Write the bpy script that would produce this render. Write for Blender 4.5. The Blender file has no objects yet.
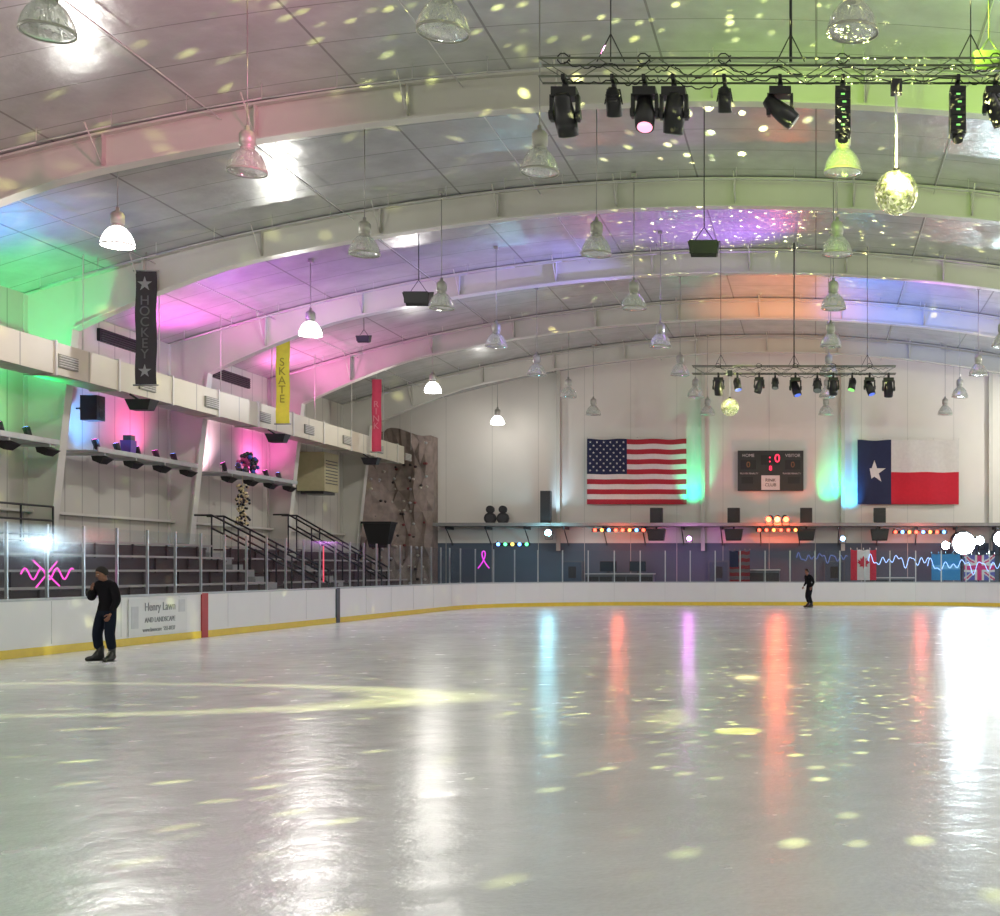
import bpy, bmesh, math, random
from mathutils import Vector, Matrix
random.seed(7)
scene=bpy.context.scene
scene.view_settings.view_transform='Standard'
COL=scene.collection
XC=-2.2; HW=20.5; WL=XC-HW; WR=XC+HW; BACK=65.0; FRONT=-8.0
def roof(x):
    u=x-XC
    return 13.0-0.008*u*u

# ---------------------------------------------------------------- materials
MATS={}
def mat(name,color,rough=.5,metal=0.0,emit=None,es=0.0,var=.12,scale=6.0,bump=0.0,alpha=1.0,spec=.5):
    if name in MATS: return MATS[name]
    m=bpy.data.materials.new(name); m.use_nodes=True; nt=m.node_tree; b=nt.nodes['Principled BSDF']
    c=(*color,1)
    tc=nt.nodes.new('ShaderNodeTexCoord'); nz=nt.nodes.new('ShaderNodeTexNoise')
    nz.inputs['Scale'].default_value=scale; nz.inputs['Detail'].default_value=3
    nt.links.new(tc.outputs['Object'],nz.inputs['Vector'])
    mx=nt.nodes.new('ShaderNodeMix'); mx.data_type='RGBA'
    mx.inputs['A'].default_value=tuple(x*(1-var) for x in color)+(1,)
    mx.inputs['B'].default_value=tuple(min(1,x*(1+var)) for x in color)+(1,)
    nt.links.new(nz.outputs['Fac'],mx.inputs['Factor']); nt.links.new(mx.outputs['Result'],b.inputs['Base Color'])
    b.inputs['Roughness'].default_value=rough; b.inputs['Metallic'].default_value=metal
    b.inputs['Specular IOR Level'].default_value=spec
    if emit: b.inputs['Emission Color'].default_value=(*emit,1); b.inputs['Emission Strength'].default_value=es
    if alpha<1: b.inputs['Alpha'].default_value=alpha
    if bump>0:
        bp=nt.nodes.new('ShaderNodeBump'); bp.inputs['Strength'].default_value=bump
        nt.links.new(nz.outputs['Fac'],bp.inputs['Height']); nt.links.new(bp.outputs['Normal'],b.inputs['Normal'])
    MATS[name]=m; return m
def N(nt,t,**k):
    n=nt.nodes.new(t)
    for a,b in k.items(): setattr(n,a,b)
    return n
def M(nt,op,a,b=None,c=None,clamp=False):
    n=nt.nodes.new('ShaderNodeMath'); n.operation=op; n.use_clamp=clamp
    for i,x in enumerate((a,b,c)):
        if x is None: continue
        if isinstance(x,(int,float)): n.inputs[i].default_value=x
        else: nt.links.new(x,n.inputs[i])
    return n.outputs[0]
def seam(nt,c,period,width,off=0.0):
    f=M(nt,'FRACT',M(nt,'DIVIDE',M(nt,'ADD',c,off+1000*period),period))
    return M(nt,'LESS_THAN',f,width/period)
def panel_mat(name,base,line,specs,rough=.5,bump=.3,nscale=.8,var=.1,metal=0.0,lower=None):
    m=bpy.data.materials.new(name); m.use_nodes=True; nt=m.node_tree; b=nt.nodes['Principled BSDF']; L=nt.links.new
    tc=N(nt,'ShaderNodeTexCoord'); sp=N(nt,'ShaderNodeSeparateXYZ'); L(tc.outputs['Object'],sp.inputs[0])
    nz=N(nt,'ShaderNodeTexNoise'); nz.inputs['Scale'].default_value=nscale; nz.inputs['Detail'].default_value=5; L(tc.outputs['Object'],nz.inputs['Vector'])
    mx=N(nt,'ShaderNodeMix',data_type='RGBA'); mx.inputs['A'].default_value=tuple(x*(1-var) for x in base)+(1,); mx.inputs['B'].default_value=tuple(min(1,x*(1+var)) for x in base)+(1,)
    L(nz.outputs['Fac'],mx.inputs['Factor']); col=mx.outputs['Result']
    if lower:
        z,c2=lower
        f=M(nt,'LESS_THAN',sp.outputs['Z'],z)
        q=N(nt,'ShaderNodeMix',data_type='RGBA'); L(f,q.inputs['Factor']); L(col,q.inputs['A']); q.inputs['B'].default_value=(*c2,1); col=q.outputs['Result']
    tot=None
    for ax,per,w in specs:
        s=seam(nt,sp.outputs[ax],per,w); tot=s if tot is None else M(nt,'MAXIMUM',tot,s)
    q=N(nt,'ShaderNodeMix',data_type='RGBA'); L(tot,q.inputs['Factor']); L(col,q.inputs['A']); q.inputs['B'].default_value=(*line,1)
    L(q.outputs['Result'],b.inputs['Base Color'])
    b.inputs['Roughness'].default_value=rough; b.inputs['Metallic'].default_value=metal
    h=M(nt,'SUBTRACT',M(nt,'MULTIPLY',nz.outputs['Fac'],.6),tot)
    bp=N(nt,'ShaderNodeBump'); bp.inputs['Strength'].default_value=bump; bp.inputs['Distance'].default_value=.05
    L(h,bp.inputs['Height']); L(bp.outputs['Normal'],b.inputs['Normal'])
    return m

m_ceil=panel_mat('ceiling_vinyl_insulation',(.50,.515,.49),(.29,.29,.28),[('Y',1.6,.03),('X',3.4,.05)],rough=.27,bump=1.0,nscale=1.3,var=.24,metal=.3)
m_backwall=panel_mat('painted_block_wall',(.70,.67,.61),(.54,.52,.47),[('X',2.4,.03)],rough=.7,bump=.2,var=.05,lower=(3.1,(.10,.13,.17)))
m_sidewall=panel_mat('ribbed_side_wall',(.47,.455,.39),(.30,.29,.25),[('Y',.9,.05)],rough=.6,bump=.3,var=.06)
m_steel=mat('painted_frame_steel',(.53,.52,.46),.42,0,var=.08,scale=1.2)
m_duct=panel_mat('duct_sheet_metal',(.50,.47,.35),(.28,.27,.22),[('Y',1.5,.06)],rough=.4,bump=.2)
m_black=mat('black_plastic',(.010,.010,.012),.45)
m_dark=mat('dark_grey_metal',(.05,.05,.055),.35,.5)
m_metal=mat('brushed_aluminium',(.55,.57,.58),.3,.8)
m_white=mat('white_board_plastic',(.80,.82,.82),.32,0,var=.03,scale=1.5)
m_yellow=mat('yellow_kickplate',(.80,.60,.06),.35)
m_red=mat('red_line_paint',(.42,.03,.03),.4)
m_navy=mat('dark_blue_line',(.03,.06,.07),.4)
m_concrete=mat('concrete_floor',(.16,.16,.16),.8,var=.2,scale=2)
m_cloth_w=mat('flag_white',(.66,.64,.61),.85)
m_cloth_r=mat('flag_red',(.38,.02,.035),.85)
m_cloth_b=mat('flag_blue',(.012,.018,.06),.85)
m_wire=mat('steel_rod',(.30,.30,.28),.4,.5)
m_truss=mat('truss_grey_metal',(.12,.14,.10),.35,.6)
m_cord=mat('white_cord',(.8,.8,.78),.6)

def emis(name,c,s):
    return mat(name,(.02,.02,.02),.4,0,emit=c,es=s)

# ---------------------------------------------------------------- mesh builder
class MB:
    def __init__(s): s.v=[];s.f=[];s.m=[];s.s=[]
    def add(s,vs,fs,mi=0,sm=False):
        o=len(s.v); s.v+= [tuple(x) for x in vs]
        for f in fs: s.f.append(tuple(i+o for i in f)); s.m.append(mi); s.s.append(sm)
    def box(s,c,sz,mi=0,rot=None,taper=1.0):
        vs=[]
        for z in (-.5,.5):
            t=taper if z<0 else 1
            for x,y in ((-.5,-.5),(.5,-.5),(.5,.5),(-.5,.5)):
                p=Vector((x*sz[0]*t,y*sz[1]*t,z*sz[2]))
                if rot is not None: p=rot@p
                vs.append(p+Vector(c))
        s.add(vs,[(0,3,2,1),(4,5,6,7),(0,1,5,4),(1,2,6,5),(2,3,7,6),(3,0,4,7)],mi)
    def cyl(s,p0,p1,r0,r1=None,n=10,mi=0,caps=True,sm=True):
        r1=r0 if r1 is None else r1
        p0=Vector(p0);p1=Vector(p1);d=(p1-p0).normalized()
        a=d.orthogonal().normalized();b=d.cross(a)
        vs=[]
        for p,r in ((p0,r0),(p1,r1)):
            for i in range(n):
                t=2*math.pi*i/n; vs.append(p+a*math.cos(t)*r+b*math.sin(t)*r)
        s.add(vs,[(i,(i+1)%n,n+(i+1)%n,n+i) for i in range(n)],mi,sm)
        if caps: s.add(vs,[tuple(range(n))[::-1],tuple(range(n,2*n))],mi)
    def lathe(s,prof,n=24,mi=0,c=(0,0,0),rib=0.0,sm=True):
        vs=[]
        for r,z in prof:
            for i in range(n):
                t=2*math.pi*i/n; rr=r*(1+(rib if i%2 else -rib)); vs.append((c[0]+rr*math.cos(t),c[1]+rr*math.sin(t),c[2]+z))
        s.add(vs,[(k*n+i,k*n+(i+1)%n,(k+1)*n+(i+1)%n,(k+1)*n+i) for k in range(len(prof)-1) for i in range(n)],mi,sm)
    def sph(s,c,r,mi=0,seg=16,rg=10,sm=True,rot=None):
        if not hasattr(r,'__len__'): r=(r,r,r)
        vs=[];fs=[]
        for j in range(rg+1):
            ph=math.pi*j/rg
            for i in range(seg):
                t=2*math.pi*i/seg
                p=Vector((r[0]*math.sin(ph)*math.cos(t),r[1]*math.sin(ph)*math.sin(t),r[2]*math.cos(ph)))
                if rot is not None: p=rot@p
                vs.append(p+Vector(c))
        for j in range(rg):
            for i in range(seg): fs.append((j*seg+i,(j+1)*seg+i,(j+1)*seg+(i+1)%seg,j*seg+(i+1)%seg))
        s.add(vs,fs,mi,sm)
    def build(s,name,mats,loc=(0,0,0),parent=None,rotz=0.0):
        me=bpy.data.meshes.new(name); me.from_pydata(s.v,[],s.f)
        for m in mats: me.materials.append(m)
        me.polygons.foreach_set('material_index',s.m); me.polygons.foreach_set('use_smooth',s.s)
        bm=bmesh.new(); bm.from_mesh(me); bmesh.ops.remove_doubles(bm,verts=bm.verts,dist=1e-5)
        bmesh.ops.recalc_face_normals(bm,faces=bm.faces); bm.to_mesh(me); bm.free()
        o=bpy.data.objects.new(name,me); COL.objects.link(o); o.location=loc; o.rotation_euler[2]=rotz
        if parent: o.parent=parent
        return o
def empty(name,loc=(0,0,0),rotz=0):
    o=bpy.data.objects.new(name,None); COL.objects.link(o); o.location=loc; o.rotation_euler[2]=rotz; o.empty_display_size=.2; return o
def curve(name,pts,r,m,parent=None,loc=(0,0,0)):
    cu=bpy.data.curves.new(name,'CURVE'); cu.dimensions='3D'; cu.bevel_depth=r; cu.bevel_resolution=2
    if pts and not isinstance(pts[0],list): pts=[pts]
    for pl in pts:
        sp=cu.splines.new('POLY'); sp.points.add(len(pl)-1)
        for i,p in enumerate(pl): sp.points[i].co=(*p,1)
    cu.materials.append(m)
    o=bpy.data.objects.new(name,cu); COL.objects.link(o); o.location=loc
    if parent: o.parent=parent
    return o
def text(name,body,loc,size,m,parent=None,rot=(math.pi/2,0,0),align='CENTER',ls=1.0):
    cu=bpy.data.curves.new(name,'FONT'); cu.body=body; cu.size=size; cu.align_x=align; cu.align_y='CENTER'; cu.extrude=.004; cu.space_line=ls
    cu.materials.append(m)
    o=bpy.data.objects.new(name,cu); COL.objects.link(o); o.location=loc; o.rotation_euler=rot
    if parent: o.parent=parent
    return o
def light(name,kind,loc,color,power,target=None,angle=60,blend=.5,radius=.08,parent=None):
    l=bpy.data.lights.new(name,kind); l.color=color; l.energy=power; l.shadow_soft_size=radius
    o=bpy.data.objects.new(name,l); COL.objects.link(o); o.location=loc
    if kind=='SPOT': l.spot_size=math.radians(angle); l.spot_blend=blend
    if target is not None: o.rotation_euler=(Vector(target)-Vector(loc)).to_track_quat('-Z','Y').to_euler()
    if parent: 
        o.parent=parent; o.matrix_parent_inverse=Matrix.Translation(parent.location).inverted()
    return o

# ---------------------------------------------------------------- room shell
mb=MB(); nx,ny=41,2
vs=[];fs=[]
for j,y in enumerate((FRONT,BACK)):
    for i in range(nx):
        x=WL+2*HW*i/(nx-1); vs.append((x,y,roof(x)))
for j,y in enumerate((FRONT,BACK)):
    for i in range(nx):
        x=WL+2*HW*i/(nx-1); vs.append((x,y,roof(x)+.15))
for i in range(nx-1):
    fs.append((i,i+1,nx+i+1,nx+i)); fs.append((2*nx+i,2*nx+i+1,3*nx+i+1,3*nx+i))
mb.add(vs,fs,0,True); mb.build('ceiling',[m_ceil])
def endwall(name,y,t,m):
    vs=[];
    pts=[(WL,-.05)]+[(WL+2*HW*i/40,roof(WL+2*HW*i/40)) for i in range(41)]+[(WR,-.05)]
    n=len(pts); vs=[(x,y,z) for x,z in pts]+[(x,y+t,z) for x,z in pts]
    b=MB(); b.add(vs,[tuple(range(n)),tuple(range(n,2*n))]+[(i,(i+1)%n,n+(i+1)%n,n+i) for i in range(n)]); b.build(name,[m])
endwall('wall_back',BACK,.2,m_backwall); endwall('wall_front',FRONT-.2,.2,m_sidewall)
for nm,x in (('wall_left',WL-.1),('wall_right',WR+.1)):
    b=MB(); b.box((x,(FRONT+BACK)/2,4.82),(.2,BACK-FRONT,9.66),0); b.build(nm,[m_sidewall])
b=MB(); b.box(((WL+WR)/2,(FRONT+BACK)/2,-.07),(2*HW,BACK-FRONT,.1)); b.build('floor',[m_concrete])

# ---------------------------------------------------------------- steel frames
def frame(y):
    b=MB(); S=44
    def depth(x):
        e=abs(x-XC)/HW
        return .78+.62*max(0,(e-.70)/.23)**1.3 if e<.93 else 1.4
    xa=WL+1.42; xs=[xa+(2*HW-2.84)*i/S for i in range(S+1)]
    for i in range(S):
        x0,x1=xs[i],xs[i+1]
        t0,t1=roof(x0)-.03,roof(x1)-.03; b0,b1=t0-depth(x0),t1-depth(x1)
        b.add([(x0,y,b0),(x1,y,b1),(x1,y,t1),(x0,y,t0)],[(0,1,2,3)],0)
        for z0,z1 in ((t0,t1),(b0,b1)):
            w=.17;h=.05
            b.add([(x0,y-w,z0),(x1,y-w,z1),(x1,y+w,z1),(x0,y+w,z0),(x0,y-w,z0-h),(x1,y-w,z1-h),(x1,y+w,z1-h),(x0,y+w,z0-h)],
                  [(0,1,2,3),(4,5,6,7),(0,1,5,4),(3,2,6,7)],0)
    for x in [WL+3.4*k for k in range(1,12)]:
        if x<WR-1:
            t=roof(x)-.03
            b.box((x,y,t-depth(x)/2),(.03,.3,depth(x)),0)
            b.cyl((x,y-.1,t-depth(x)),(x,y-.8,t-.02),.018,n=6,mi=0)
    for sg in (-1,1):
        xo=XC+sg*(HW-.03)
        zt=roof(xo)-.03; xi1=XC+sg*(HW-1.42); zti=roof(xi1)-.03; zb=zti-depth(xi1)
        xi0=xo-sg*.45
        b.add([(xo,y,0),(xi0,y,0),(xi1,y,zb),(xi1,y,zti),(xo,y,zt)],[(0,1,2,3,4)],0)
        w=.17
        for (xa,za,xb,zb_) in ((xi0,0,xi1,zb),(xo,0,xo,zt),(xo,zt,xi1,zti)):
            b.add([(xa,y-w,za),(xb,y-w,zb_),(xb,y+w,zb_),(xa,y+w,za),(xa+sg*.05,y-w,za-.01),(xb+sg*.05,y-w,zb_-.01),(xb+sg*.05,y+w,zb_-.01),(xa+sg*.05,y+w,za-.01)],
                  [(0,1,2,3),(4,5,6,7),(0,1,5,4),(3,2,6,7)],0)
    return b.build('steel_arch_frame',[m_steel,m_wire])
for y in (-4,4,12,20,28,36,44,52,60): frame(y)

# sprinkler pipes and tie rods
b=MB()
for y in range(0,64,8):
    yy=y+3.0
    for i in range(24):
        x0=WL+1+i*(2*HW-2)/24; x1=WL+1+(i+1)*(2*HW-2)/24
        b.cyl((x0,yy,roof(x0)-.35),(x1,yy,roof(x1)-.35),.018,n=6)
        b.cyl((x0,yy,roof(x0)-.35),(x0,yy,roof(x0)-.01),.008,n=4)
for x in (-19,-13.3,-7.9,3.4,9.5,15):
    b.cyl((x,FRONT+.2,roof(x)-.22),(x,BACK-.4,roof(x)-.22),.014,n=6)
b.build('sprinkler_pipes',[mat('pipe_grey',(.45,.45,.43),.5)])

# ---------------------------------------------------------------- ice
RL,RR,RN,RF,RAD=-15.4,10.6,-2.0,60.0,7.0
def ring(step=1.25):
    P=[]
    def seg(a,b):
        n=max(1,round((Vector(b)-Vector(a)).length/step))
        for i in range(n): 
            t=i/n; P.append(Vector((a[0]+(b[0]-a[0])*t,a[1]+(b[1]-a[1])*t)))
    def arc(cx,cy,a0,a1):
        n=9
        for i in range(n):
            a=math.radians(a0+(a1-a0)*i/n); P.append(Vector((cx+RAD*math.cos(a),cy+RAD*math.sin(a))))
    seg((RL,RN+RAD),(RL,RF-RAD)); arc(RL+RAD,RF-RAD,180,90)
    seg((RL+RAD,RF),(RR-RAD,RF)); arc(RR-RAD,RF-RAD,90,0)
    seg((RR,RF-RAD),(RR,RN+RAD)); arc(RR-RAD,RN+RAD,0,-90)
    seg((RR-RAD,RN),(RL+RAD,RN)); arc(RL+RAD,RN+RAD,-90,-180)
    return P
P=ring(); NP=len(P)
NRM=[]
for i in range(NP):
    t=(P[(i+1)%NP]-P[i-1]).normalized(); NRM.append(Vector((-t.y,t.x)))   # outward (path clockwise)
def sweep(b,prof,mi=0,closed=True):
    n=len(prof); vs=[]
    for p,q in zip(P,NRM):
        for o,z in prof: vs.append((p.x+q.x*o,p.y+q.y*o,z))
    fs=[]
    for i in range(NP):
        j=(i+1)%NP
        for k in range(n if closed else n-1):
            l=(k+1)%n; fs.append((i*n+k,j*n+k,j*n+l,i*n+l))
    b.add(vs,fs,mi)
mi=bpy.data.materials.new('ice_surface'); mi.use_nodes=True; nt=mi.node_tree; B=nt.nodes['Principled BSDF']; L=nt.links.new
tc=N(nt,'ShaderNodeTexCoord'); sp=N(nt,'ShaderNodeSeparateXYZ'); L(tc.outputs['Object'],sp.inputs[0])
n1=N(nt,'ShaderNodeTexNoise'); n1.inputs['Scale'].default_value=.35; n1.inputs['Detail'].default_value=7; L(tc.outputs['Object'],n1.inputs['Vector'])
n2=N(nt,'ShaderNodeTexNoise'); n2.inputs['Scale'].default_value=2.6; n2.inputs['Detail'].default_value=5; L(tc.outputs['Object'],n2.inputs['Vector'])
n3=N(nt,'ShaderNodeTexNoise'); n3.inputs['Scale'].default_value=26; n3.inputs['Detail'].default_value=4; L(tc.outputs['Object'],n3.inputs['Vector'])
cr=N(nt,'ShaderNodeValToRGB'); cr.color_ramp.elements[0].position=.35; cr.color_ramp.elements[0].color=(.60,.635,.63,1); cr.color_ramp.elements[1].position=.65; cr.color_ramp.elements[1].color=(.79,.82,.82,1)
L(M(nt,'ADD',M(nt,'MULTIPLY',n1.outputs['Fac'],.75),M(nt,'MULTIPLY',n3.outputs['Fac'],.25)),cr.inputs['Fac'])
L(cr.outputs['Color'],B.inputs['Base Color'])
L(M(nt,'ADD',.11,M(nt,'MULTIPLY',n2.outputs['Fac'],.24)),B.inputs['Roughness'])
B.inputs['IOR'].default_value=1.45; B.inputs['Specular IOR Level'].default_value=.6
h=M(nt,'ADD',M(nt,'MULTIPLY',n2.outputs['Fac'],.027),M(nt,'MULTIPLY',n3.outputs['Fac'],.0035))
bp=N(nt,'ShaderNodeBump'); bp.inputs['Strength'].default_value=1; bp.inputs['Distance'].default_value=.5; L(h,bp.inputs['Height']); L(bp.outputs['Normal'],B.inputs['Normal'])
b=MB(); b.add([(p.x,p.y,0) for p in P]+[(p.x,p.y,-.019) for p in P],[tuple(range(NP)),tuple(range(NP,2*NP))]+[(i,(i+1)%NP,NP+(i+1)%NP,NP+i) for i in range(NP)])
b.build('ice_rink_surface',[mi])

# ---------------------------------------------------------------- dasher boards
mg=bpy.data.materials.new('rink_glass'); mg.use_nodes=True; nt=mg.node_tree; nt.nodes.remove(nt.nodes['Principled BSDF']); L=nt.links.new
tr=N(nt,'ShaderNodeBsdfTransparent'); tr.inputs[0].default_value=(.86,.92,.94,1)
gl=N(nt,'ShaderNodeBsdfGlossy'); gl.inputs['Roughness'].default_value=.10; gl.inputs[0].default_value=(.8,.9,.95,1)
lw=N(nt,'ShaderNodeLayerWeight'); lw.inputs[0].default_value=.5
gn=N(nt,'ShaderNodeTexNoise'); gn.inputs['Scale'].default_value=2
fac=M(nt,'ADD',M(nt,'ADD',.015,M(nt,'MULTIPLY',M(nt,'POWER',lw.outputs['Facing'],4.0),.28)),M(nt,'MULTIPLY',gn.outputs['Fac'],.02))
ms=N(nt,'ShaderNodeMixShader'); L(fac,ms.inputs[0]); L(tr.outputs[0],ms.inputs[1]); L(gl.outputs[0],ms.inputs[2]); L(ms.outputs[0],nt.nodes['Material Output'].inputs[0])
db=empty('dasher_boards')
b=MB(); sweep(b,[(0,.0),(0,1.10),(.12,1.10),(.12,.0)]); b.build('board_panels',[m_white],parent=db)
b=MB(); sweep(b,[(-.015,.0),(-.015,.17),(0.02,.17),(0.02,.0)]); b.build('kickplate',[m_yellow],parent=db)
b=MB(); sweep(b,[(-.03,1.09),(-.03,1.14),(.15,1.14),(.15,1.09)]); b.build('cap_rail',[mat('cap_rail_plastic',(.45,.5,.52),.35)],parent=db)
b=MB(); sweep(b,[(.056,1.14),(.056,2.60)],closed=False); b.build('glass_panels',[mg],parent=db)
b=MB()
for i in range(NP):
    c=P[i]+NRM[i]*.09; 
    b.box((c.x,c.y,1.88),(.05,.045,1.50),0)
    if i%2==0:
        c=P[i]-NRM[i]*.002; b.box((c.x,c.y,.64),(.008,.008,.86),1)
b.build('glass_posts',[m_metal,mat('board_seam',(.56,.58,.58),.5)],parent=db)
b=MB(); b.box((RL+.012,31.5,.56),(.04,.32,1.12),0); b.box((RL+.012,40.3,.56),(.04,.30,1.12),1); b.box((RR-.012,31.5,.56),(.04,.34,1.12),0); b.build('line_markers',[m_red,m_navy],parent=db)
ad=empty('board_advert',(RL+.02,29.3,.62))
b=MB(); b.box((0,0,0),(.012,2.6,.84),0); b.box((.008,-1.05,.0),(.006,.3,.5),1); b.box((.008,1.05,.22),(.006,.3,.3),1); b.build('advert_panel',[mat('advert_white',(.74,.77,.77),.35,var=.02),mat('advert_tint',(.58,.62,.64),.4)],parent=ad)
mt=mat('advert_ink',(.26,.29,.30),.5)
R=(math.pi/2,0,math.pi/2)
text('advert_title','Henry Lawn',(.012,.05,.22),.28,mt,ad,R); text('advert_line','AND LANDSCAPE',(.012,.05,-.08),.17,mt,ad,R); text('advert_phone','www.lawncare  555-0137',(.012,0,-.30),.14,mt,ad,R)

# ---------------------------------------------------------------- bleachers
m_bl=mat('bleacher_plank',(.36,.31,.29),.5); m_br=mat('bleacher_riser',(.085,.045,.045),.6)
for (y0,y1) in ((14,43),(44.4,49.4),(50.6,57)):
    b=MB(); yc=(y0+y1)/2; ln=y1-y0
    for i in range(6):
        x=-17.2-.70*i; z=.42+.42*i
        b.box((x-.14,yc,z),(.30,ln,.06),0)
        b.box((x-.45,yc,z-.10),(.44,ln,.05),1)
        b.box((x-.28,yc,z/2-.06),(.04,ln,z-.0),1)
        for k in range(int(ln//2)+1):
            b.box((x-.2,y0+.3+k*2,z/2-.03),(.06,.06,z),1)
    b.build('bleachers',[m_bl,m_br],loc=(0,0,0))
def handrail(y,x0,z0,x1,z1):
    b=MB()
    for dz in (0,-.45):
        b.cyl((x0,y,z0+dz),(x1,y,z1+dz),.035,n=8)
    b.cyl((x0,y,z0),(x0-.6,y,z0),.035,n=8)
    for k in range(5):
        t=k/4; x=x0+(x1-x0)*t; z=z0+(z1-z0)*t; b.cyl((x,y,max(0,z-1.6)),(x,y,z),.03,n=8)
    b.build('stair_handrail',[m_black])
handrail(43.3,-20.9,3.6,-17.2,1.7); handrail(44.2,-20.9,3.6,-17.2,1.7); handrail(49.6,-20.9,3.9,-17.2,1.8); handrail(50.4,-20.9,3.9,-17.2,1.8)
b=MB()
for z in (3.5,3.1,2.7): b.cyl((-21.7,28.4,z),(-21.7,35.6,z),.03,n=8)
for k in range(6): b.cyl((-21.7,28.4+1.44*k,0),(-21.7,28.4+1.44*k,3.5),.03,n=8)
b.build('walkway_guardrail',[m_black])
for yc,w in ((43.75,.8),(50.0,.7)):
    b=MB()
    for i in range(12): b.box((-17.2-.4*i,yc,.105*(i+1)+.0),(.4,w,.21*(i+1)),0)
    b.build('aisle_stairs',[mat('stair_concrete',(.35,.34,.33),.8)])
# ---------------------------------------------------------------- duct
du=empty('air_duct',(0,0,0))
b=MB(); b.box((-20.45,(14+61)/2,7.30),(.8,47,.85),0)
for k in range(16):
    y=15+3*k; b.box((-20.45,y,7.30),(.88,.08,.93),1)
b.build('duct_body',[m_duct,m_steel],parent=du)
b=MB()
for k in range(12):
    y=17.5+4*k; b.box((-20.03,y,7.25),(.06,.9,.35),0)
    for j in range(5): b.box((-19.99,y,7.12+.065*j),(.03,.84,.02),1)
    b.cyl((-20.2,y+1,7.7),(-20.2,y+1,roof(-20.2)-.02),.015,n=5,mi=1); 
b.build('duct_grilles',[mat('grille_shadow',(.22,.22,.18),.6),m_steel],parent=du)
for y in (33.0,41,48.5):
    b=MB(); b.box((WL+.06,y,9.15),(.1,3.0,.40),0)
    for j in range(5): b.box((WL+.13,y,9.00+.075*j),(.05,2.9,.02),1)
    b.build('wall_louver_vent',[m_black,m_dark])
b=MB()
for z in (3.4,8.2): b.box((WL+.12,27,z),(.14,70,.08),0)
b.build('trim_wall_girts',[m_steel])
# ---------------------------------------------------------------- wall shelves
def par(b,p,d,m0=0,ml=1,s=1.0):
    p=Vector(p); d=Vector(d).normalized()
    b.cyl(p-d*.14*s,p+d*.12*s,.085*s,.10*s,n=20,mi=m0); b.cyl(p-d*.2*s,p-d*.14*s,.05*s,.085*s,n=20,mi=m0)
    b.cyl(p+d*.121*s,p+d*.126*s,.088*s,n=20,mi=ml)
    a=d.cross(Vector((0,0,1))); a=a.normalized() if a.length>.1 else Vector((1,0,0))
    for sg in (-1,1): b.cyl(p+a*sg*.115*s,p+a*sg*.115*s+Vector((0,0,-.2*s)),.012,n=6,mi=m0)
    b.cyl(p+a*.115*s+Vector((0,0,-.2*s)),p-a*.115*s+Vector((0,0,-.2*s)),.014,n=6,mi=m0)
e_pink=emis('led_pink',(1,.1,.7),14); e_blue=emis('led_blue',(.15,.3,1),14); e_white=emis('led_white',(.85,.95,1),60); e_purple=emis('led_purple',(.5,.15,1),14)
for si,(y0,y1) in enumerate(((21,27.2),(29.2,35.3),(37.2,43.2),(45.4,51.5))):
    sh=empty('wall_shelf',(WL,(y0+y1)/2,5.25)); ln=y1-y0
    b=MB(); b.box((.85,0,0),(1.0,ln,.06),0); b.box((1.36,0,.05),(.03,ln,.14),0)
    for k in range(4):
        y=-ln/2+.4+k*(ln-.8)/3
        b.box((.75,y,-.07),(1.2,.06,.08),0)
        b.box((1.05,y+.3,-.19),(.42,.6,.22),1,rot=Matrix.Rotation(.4,3,'Y'),taper=.6)
    b.build('shelf_board',[m_metal,m_black],parent=sh)
    b=MB()
    for k in range(5):
        y=-ln/2+.7+k*(ln-1.4)/4
        par(b,(.9,y,.28),(-.35,0,1),0,1+k%3)
    b.build('shelf_par_lights',[m_black,e_pink,e_blue,e_purple],parent=sh)
b=MB(); b.box((0,0,0),(.5,.45,.75)); b.cyl((.26,0,.12),(.27,0,.12),.15,n=18,mi=1); b.cyl((.26,0,-.2),(.27,0,-.2),.12,n=18,mi=1); b.cyl((-.25,0,0),(-.5,0,0),.03)
b.build('wall_speaker',[m_dark,m_black],(-21.9,37.9,6.6))
b=MB(); b.box((0,0,0),(.35,.35,.5),0,taper=.8); b.box((.02,0,.33),(.25,.25,.16),1); b.build('purple_gift_box',[mat('purple_wrap',(.12,.05,.3),.5),m_dark],(-21.75,39.6,5.55))
b=MB(); random.seed(3)
for k in range(60):
    a=random.random()*6.28; r=random.random()*.75; z=random.random()*.8*(1-r*.5)
    c=(r*.35*math.cos(a),r*math.sin(a),z+.14); b.sph(c,(.07,.11,.08),k%4,8,5)
b.build('artificial_flower_display',[mat('petal_pink',(.5,.05,.2),.6),mat('petal_blue',(.05,.1,.5),.6),mat('petal_dark',(.04,.03,.06),.6),mat('petal_dark2',(.02,.03,.03),.6)],(-21.5,47.4,5.28))
b=MB(); random.seed(5)
for k in range(150):
    z=-random.random()*1.5; a=random.random()*6.28; r=.28*(.35+.65*abs(math.sin(z*4+1)))*random.random()**.5
    b.sph((r*math.cos(a),r*math.sin(a),z),.05,k%2,6,4)
b.cyl((0,0,0),(0,0,.35),.01)
b.build('hanging_garland',[mat('garland_gold',(.7,.6,.35),.3,.5),m_black],(-21.2,46.3,4.85))

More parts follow.
